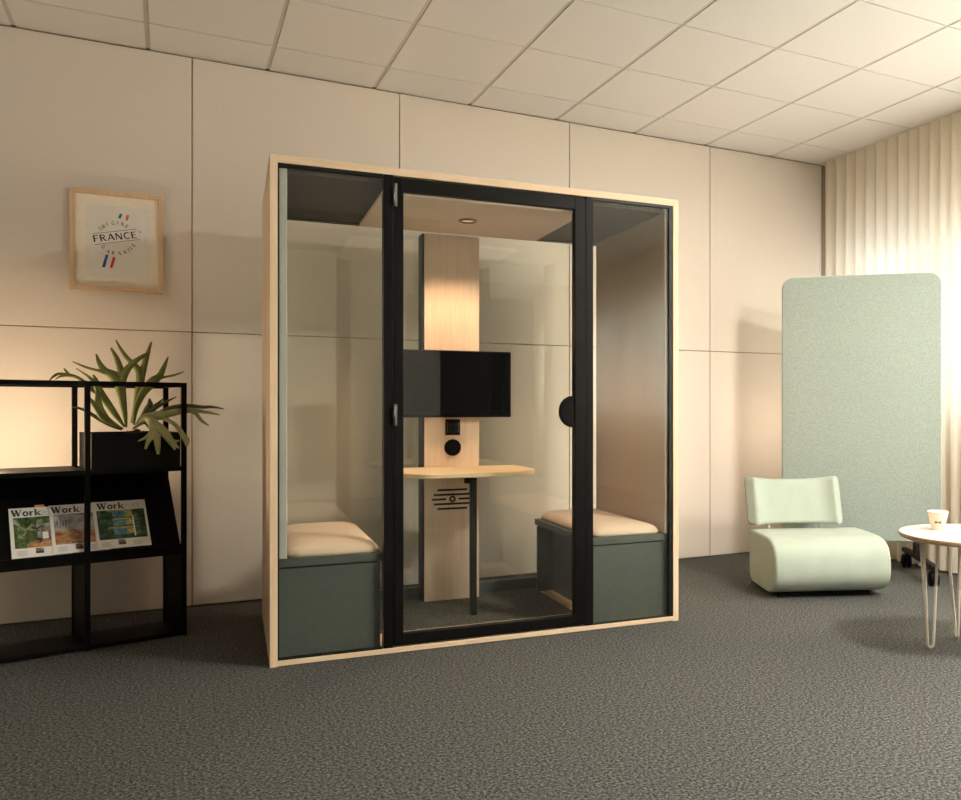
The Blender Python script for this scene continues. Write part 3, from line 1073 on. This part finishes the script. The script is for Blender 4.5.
to3 = lambda x, z: (x, YP, z)
lt = MB()
p0, p1 = c3(112, 378), c3(512, 342)
rot = math.atan2(p1.y - p0.y, p1.x - p0.x)
span = (p1 - p0).length
hgt = (c3(112, 318) - p0).length
adv = sum(GL[ch][0] + .10 for ch in 'FRANCE')
write(lt, 'FRANCE', p0.x, p0.y, hgt, to3, rot, .10, span / (adv * hgt), 'ink_dark')
write(lt, 'FRANCE', p0.x + .0012, p0.y, hgt, to3, rot, .10, span / (adv * hgt), 'ink_dark')
for a, e in (((100, 303), (500, 262)), ((115, 402), (528, 357))):
    pa, pb = c3(*a), c3(*e)
    pen(lt, [pa, pb], .0022, to3, 'ink_dark')
for text, pos in (('ORIGINE', ((172, 258, 42), (202, 236, 26), (236, 214, 14), (282, 206, 6), (332, 206, -8), (368, 216, -22), (410, 240, -38))),
                  ('GARANTIE', ((196, 420, -52), (240, 464, -34), (286, 478, -18), (340, 480, -4), (390, 470, 12), (428, 452, 26), (452, 432, 36), (472, 406, 46)))):
    for ch, (x, y, r_) in zip(text, pos):
        p = c3(x, y)
        r2 = math.radians(r_) + .09
        hh = .0185
        write(lt, ch, p.x - hh * .35 * math.cos(r2) + hh * .5 * math.sin(r2), p.y - hh * .35 * math.sin(r2) - hh * .5 * math.cos(r2), hh, to3, r2, .1, 1., 'ink_dark')
for i in range(7):
    pa = c3(574, 325 + i * 19); pb = c3(574, 338 + i * 19)
    pen(lt, [pa, pb], .002, to3, 'ink_grey')
pa = c3(528, 290)
pen(lt, [(pa.x + .005 * math.cos(t_), pa.y + .005 * math.sin(t_)) for t_ in [2 * PI * k / 12 for k in range(13)]], .0016, to3, 'ink_dark')
lt.build('lettering', None, pr)
for quad_, mat in ((((218, 492), (243, 494), (213, 608), (184, 606)), 'blue'), (((283, 514), (306, 516), (280, 612), (254, 612)), 'red'),
                   (((345, 122), (368, 126), (354, 166), (328, 162)), 'teal'), (((405, 134), (430, 138), (416, 186), (394, 182)), 'coral')):
    st = MB()
    st.quad([to3(*c3(*p)) for p in quad_[::-1]], mat)
    st.build('stripe', None, pr)

# ================================================================== RIGHT: DIVIDER, CHAIR, TABLE, CUP
DL, DR_ = Vector((3.672, 4.480, 0)), Vector((4.424, 3.806, 0))
dv = DR_ - DL
DWID = dv.length
DA = math.atan2(dv.y, dv.x)
rd = thing('room_divider', 'sage green fabric room divider with rounded corners on black castors', 'divider', (DL + DR_) / 2, DA)
b = MB()
b.prism(rrect(-DWID / 2 + .004, DWID / 2 - .004, .224, 1.966, .075, 8), 'Y', -.022, .022, .004)
b.build('panel', 'screen_panel', rd)
b = MB()
o_, i_ = rrect(-DWID / 2, DWID / 2, .22, 1.97, .079, 8), rrect(-DWID / 2 + .0045, DWID / 2 - .0045, .2245, 1.9655, .0745, 8)
nn_ = len(o_)
for yy0, yy1 in ((-.014, .014),):
    for k in range(nn_):
        k2 = (k + 1) % nn_
        b.quad([(o_[k][0], yy0, o_[k][1]), (o_[k2][0], yy0, o_[k2][1]), (o_[k2][0], yy1, o_[k2][1]), (o_[k][0], yy1, o_[k][1])])
        b.quad([(i_[k][0], yy0, i_[k][1]), (i_[k2][0], yy0, i_[k2][1]), (o_[k2][0], yy0, o_[k2][1]), (o_[k][0], yy0, o_[k][1])])
        b.quad([(o_[k][0], yy1, o_[k][1]), (o_[k2][0], yy1, o_[k2][1]), (i_[k2][0], yy1, i_[k2][1]), (i_[k][0], yy1, i_[k][1])])
b.build('edge_trim', 'screen_edge', rd)
for sx in (-1, 1):
    xc = sx * (DWID / 2 - .14)
    b = MB()
    b.box(xc - .022, xc + .022, -.33, .33, .105, .135, .008)
    b.box(xc - .03, xc + .03, -.03, .03, .135, .222, .004)
    ft_ = b.build('foot', 'black', rd)
    ft_.matrix_local = Matrix.Translation((xc, 0, 0)) @ Matrix.Rotation(.17, 4, 'Z') @ Matrix.Translation((-xc, 0, 0))
    for sy in (-1, 1):
        b = MB()
        yc = sy * .30
        for off_ in (-.017, .017):
            b.lathe([(0, -.011), (.034, -.011), (.044, -.007), (.046, 0), (.044, .007), (.034, .011), (0, .011)], 22, 'plastic',
                    Matrix.Translation((xc + off_, yc - .015, .046)) @ Matrix.Rotation(PI / 2, 4, 'Y'))
        b.box(xc - .007, xc + .007, yc - .04, yc + .02, .04, .10, .004, 'black')
        b.tube([(xc, yc, .08), (xc, yc, .106)], .010, 10, 'chrome')
        b.build('castor', None, ft_)

# lounge chair
CA = math.radians(-20.6)
CH0 = Vector((3.036, 3.775, 0))       # front left foot of the seat roll
ch = thing('lounge_chair', 'mint green lounge chair with a rounded roll seat and curved backrest', 'chair', CH0, CA)
L_ = .685
prof = []
def bez(p0, p1, p2, p3, n):
    return [tuple(((1 - t_) ** 3) * Vector(p0) + 3 * t_ * (1 - t_) ** 2 * Vector(p1) + 3 * t_ * t_ * (1 - t_) * Vector(p2) + t_ ** 3 * Vector(p3)) for t_ in [k / n for k in range(n)]]
prof += bez((.14, .022), (.22, .022), (.30, .022), (.41, .022), 5)
prof += bez((.41, .022), (.45, .022), (.48, .05), (.48, .09), 6)
prof += bez((.48, .09), (.48, .16), (.48, .23), (.48, .305), 4)
prof += bez((.48, .305), (.48, .328), (.465, .342), (.44, .342), 5)
prof += bez((.44, .342), (.36, .345), (.24, .345), (.16, .342), 5)
prof += bez((.16, .342), (.02, .345), (-.040, .30), (-.038, .17), 10)
prof += bez((-.038, .17), (-.040, .08), (.03, .024), (.14, .022), 10)
R_ = .016
xs_ = [R_ - R_ * math.cos(a) for a in [PI / 2 * k / 6 for k in range(7)]]
ins = [R_ - R_ * math.sin(a) for a in [PI / 2 * k / 6 for k in range(7)]]
mid = [R_ + (L_ - 2 * R_) * k / 8 for k in range(1, 8)]
XS = xs_ + mid + [L_ - v for v in xs_[::-1]]
IN = ins + [0] * 7 + ins[::-1]
b = MB(); b.loft(prof, XS, IN)
b.build('seat', 'mint', ch)
b = MB(); b.box(.05, L_ - .08, .08, .44, .0, .0235, .004)
b.build('base_plate', 'plastic', ch)
# backrest: curved slab leaning back
bp_ = []
zb0, zb1 = .378, .640
TH = .088
hz = zb1 - zb0
sec = rrect(-TH / 2, TH / 2, 0, hz, .022, 5)
path = []                                # (x, y, heading, pull-in) along the plan curve
st_ = .0075
half, wing, turn = .150, .150, math.radians(40)
ss = [k * st_ for k in range(int((half + wing) / st_) + 1)]
x_ = y_ = 0.
side = []
for q in ss:
    th = 0 if q < half else turn * min(1, (q - half) / (wing * .8))
    side.append((x_, y_, th))
    x_ += st_ * math.cos(th); y_ -= st_ * math.sin(th)
full = [(-x, y, -t_) for x, y, t_ in side[:0:-1]] + side
nP = len(full)
bmb = MB()
rings = []
for k, (x, y, th) in enumerate(full):
    e_ = min(k, nP - 1 - k) * st_
    pull = 0 if e_ >= .018 else .018 - math.sqrt(max(0, .018 ** 2 - (.018 - e_) ** 2))
    ring_ = []
    for (t_, z) in sec:
        f_ = 1 - pull / (TH / 2)
        zz = hz / 2 + (z - hz / 2) * (1 - pull / (hz / 2))
        ln = .085 * (zz / hz)
        w_ = t_ * f_
        zt = zz + (.030 * (abs(x) / .28) ** 2.2) * (zz / hz - .25)
        ring_.append(bmb.bm.verts.new((x - math.sin(-th) * w_ * 1., y + math.cos(th) * w_ + ln, zb0 + zt)))
    rings.append(ring_)
for a, c in zip(rings, rings[1:]):
    for k in range(len(a)):
        f = bmb.bm.faces.new((a[k], a[(k + 1) % len(a)], c[(k + 1) % len(a)], c[k])); f.smooth = True
bmb.bm.faces.new(rings[0][::-1]); bmb.bm.faces.new(rings[-1])
bmesh.ops.recalc_face_normals(bmb.bm, faces=bmb.bm.faces[:])
bmb.build('backrest', 'mint', ch, (.278, .440, 0))
for xx in (.12, .45):
    b = MB(); b.tube([(xx, .448, .33), (xx, .470, .40)], .008, 10)
    b.build('back_post', 'white_metal', ch)

# side table with hairpin legs
fw_ = Vector((math.sin(YAW), math.cos(YAW), 0)); rt_ = Vector((math.cos(YAW), -math.sin(YAW), 0))
TC = rt_ * 1.675 + fw_ * 3.775
tb = thing('side_table', 'round birch side table on white hairpin legs', 'table', TC, -YAW)
b = MB()
TR_, TZ0, TZ1 = .306, .503, .528
b.lathe([(0, TZ1), (TR_ - .012, TZ1), (TR_ - .002, TZ1 - .002)], 64, 'table_top')
b.lathe([(TR_ - .002, TZ1 - .002), (TR_, TZ1 - .006), (TR_ - .003, TZ0 + .003), (TR_ - .010, TZ0), (0, TZ0)], 64, 'table_edge')
b.build('table_top', None, tb)
for k, (lx, ly) in enumerate(((-.176, .012), (.014, .175), (.178, -.016), (-.012, -.176))):
    b = MB()
    base = Vector((lx, ly, .006))
    rad = base.copy(); rad.z = 0
    rad.normalize()
    tan = Vector((-rad.y, rad.x, 0))
    top = Vector((lx, ly, TZ0))
    rr = .0062
    tops = [top + rad * .040 + tan * .034, top - rad * .034, top + rad * .034 - tan * .034]
    bend = [base + rad * .013 * math.cos(a) + Vector((0, 0, .017 - .014 * math.sin(a))) for a in [PI * q / 8 for q in range(9)]]
    b.tube([tops[0]] + bend + [tops[1]], rr, 10)
    b.tube([tops[2], base + Vector((0, 0, .012)) + rad * .012 - tan * .008], rr, 10)
    b.prism([(lx + .045 * math.cos(a), ly + .045 * math.sin(a)) for a in [2 * PI * q / 16 for q in range(16)]], 'Z', TZ0 - .002, TZ0)
    b.build('leg', 'white_metal', tb)

# paper cup
CP = rt_ * 1.567 + fw_ * 3.872 + Vector((0, 0, TZ1))
cp = thing('paper_cup', 'small cream paper cup with a dark printed mark on the birch side table', 'cup', CP, -YAW - .38)
b = MB()
b.lathe([(0, .004), (.026, .004), (.027, 0), (.0285, 0), (.044, .080), (.0465, .083), (.0455, .086), (.0425, .083), (.027, .006), (0, .006)], 36)
b.build('body', 'cup', cp)
lg = MB()
def cyl(x, z):
    r_ = .0285 + (z / .080) * .0155 + .0005
    a = -PI / 2 + x / r_
    return (r_ * math.cos(a), r_ * math.sin(a), z)
pen(lg, [(-.010, .050), (.012, .050)], .003, cyl, 'ink_grey')
pen(lg, arc(-.009, .038, .004, .004, 0, 360, 14), .004, cyl, 'ink')
pen(lg, arc(.010, .038, .004, .004, 0, 360, 14), .004, cyl, 'ink')
pen(lg, [(-.004, .038), (.006, .038)], .004, cyl, 'ink')
pen(lg, [(-.012, .030), (.013, .030)], .002, cyl, 'ink_grey')
lg.build('printed_mark', None, cp)

# ================================================================== LIGHT
def area(name, loc, rot, sx, sy, power, col, spread=None):
    l = bpy.data.lights.new(name, 'AREA')
    l.shape = 'RECTANGLE'
    l.size, l.size_y = sx, sy
    l.energy = power
    l.color = col
    if spread:
        l.spread = spread
    o = bpy.data.objects.new(name, l)
    o.location = loc
    o.rotation_euler = rot
    C.objects.link(o)
    return o


WP = (15, 210, 310, 230, 80, 80)
for (y0, y1), pw in zip(WIN, WP):
    area('window_daylight', (XR + .30, (y0 + y1) / 2, (WZ0 + WZ1) / 2), (0, PI / 2, 0), WZ1 - WZ0, y1 - y0, pw, (.98, .985, 1))

# unseen ceiling panel, added as frontal fill for the back wall
for x, y in ((3.3, 1.15),):
    lp = MB(); lp.box(-.29, .29, -.29, .29, -.006, .0)
    lo = lp.build('ceiling_fill', 'fill_panel', None, (x, y, HC - .006))
    tag(lo, 'square unseen ceiling panel added as fill light', 'ceiling light', 'added ceiling fill panels')
    area('ceiling_fill_lamp', (x, y, HC - .02), (0, 0, 0), .56, .56, 165, (1, .935, .85))

s = bpy.data.lights.new('downlight_lamp', 'SPOT')
s.energy = 52
s.color = (1, .65, .42)
s.spot_size = math.radians(126)
s.spot_blend = .6
s.shadow_soft_size = .05
so = bpy.data.objects.new('downlight_lamp', s)
so.location = booth_at(.955, .42, 2.03)
C.objects.link(so)

# lamp standing on the shelf beyond the picture's edge, washing the wall behind it
p = bpy.data.lights.new('shelf_lamp', 'POINT')
p.energy = 21
p.color = (1, .74, .48)
p.shadow_soft_size = .05
po = bpy.data.objects.new('shelf_lamp', p)
po.location = shelf_at(-.79, .22, .90)
C.objects.link(po)

# soft spot at the ceiling, aimed at the lounge corner
k = bpy.data.lights.new('ceiling_spot', 'SPOT')
k.energy = 680
k.color = (1, .87, .73)
k.spot_size = math.radians(46)
k.spot_blend = .9
k.shadow_soft_size = .42
ko = bpy.data.objects.new('ceiling_spot', k)
ko.location = (2.85, -.9, 2.92)
ko.rotation_euler = (Vector((3.95, 4.2, .85)) - Vector(ko.location)).to_track_quat('-Z', 'Y').to_euler()
C.objects.link(ko)

# warm lamp on the floor behind the divider, glowing on the wall
q = bpy.data.lights.new('divider_lamp', 'POINT')
q.energy = 7
q.color = (1, .76, .58)
q.shadow_soft_size = .08
qo = bpy.data.objects.new('divider_lamp', q)
qo.location = (4.06, 4.62, .95)
C.objects.link(qo)

w = bpy.data.worlds.new('sky')
scene.world = w
w.use_nodes = True
bg = w.node_tree.nodes['Background']
bg.inputs['Color'].default_value = (.86, .93, 1, 1)
bg.inputs['Strength'].default_value = 1.8

scene.cycles.max_bounces = 10
scene.cycles.diffuse_bounces = 5
scene.cycles.glossy_bounces = 5
scene.cycles.transmission_bounces = 8
scene.cycles.transparent_max_bounces = 24
scene.cycles.caustics_reflective = False
scene.cycles.caustics_refractive = False
scene.cycles.sample_clamp_indirect = 6
scene.cycles.use_denoising = True
vs = scene.view_settings
vs.view_transform = 'Standard'
vs.look = 'None'
vs.exposure = 0
vs.gamma = 1
vs.use_curve_mapping = False
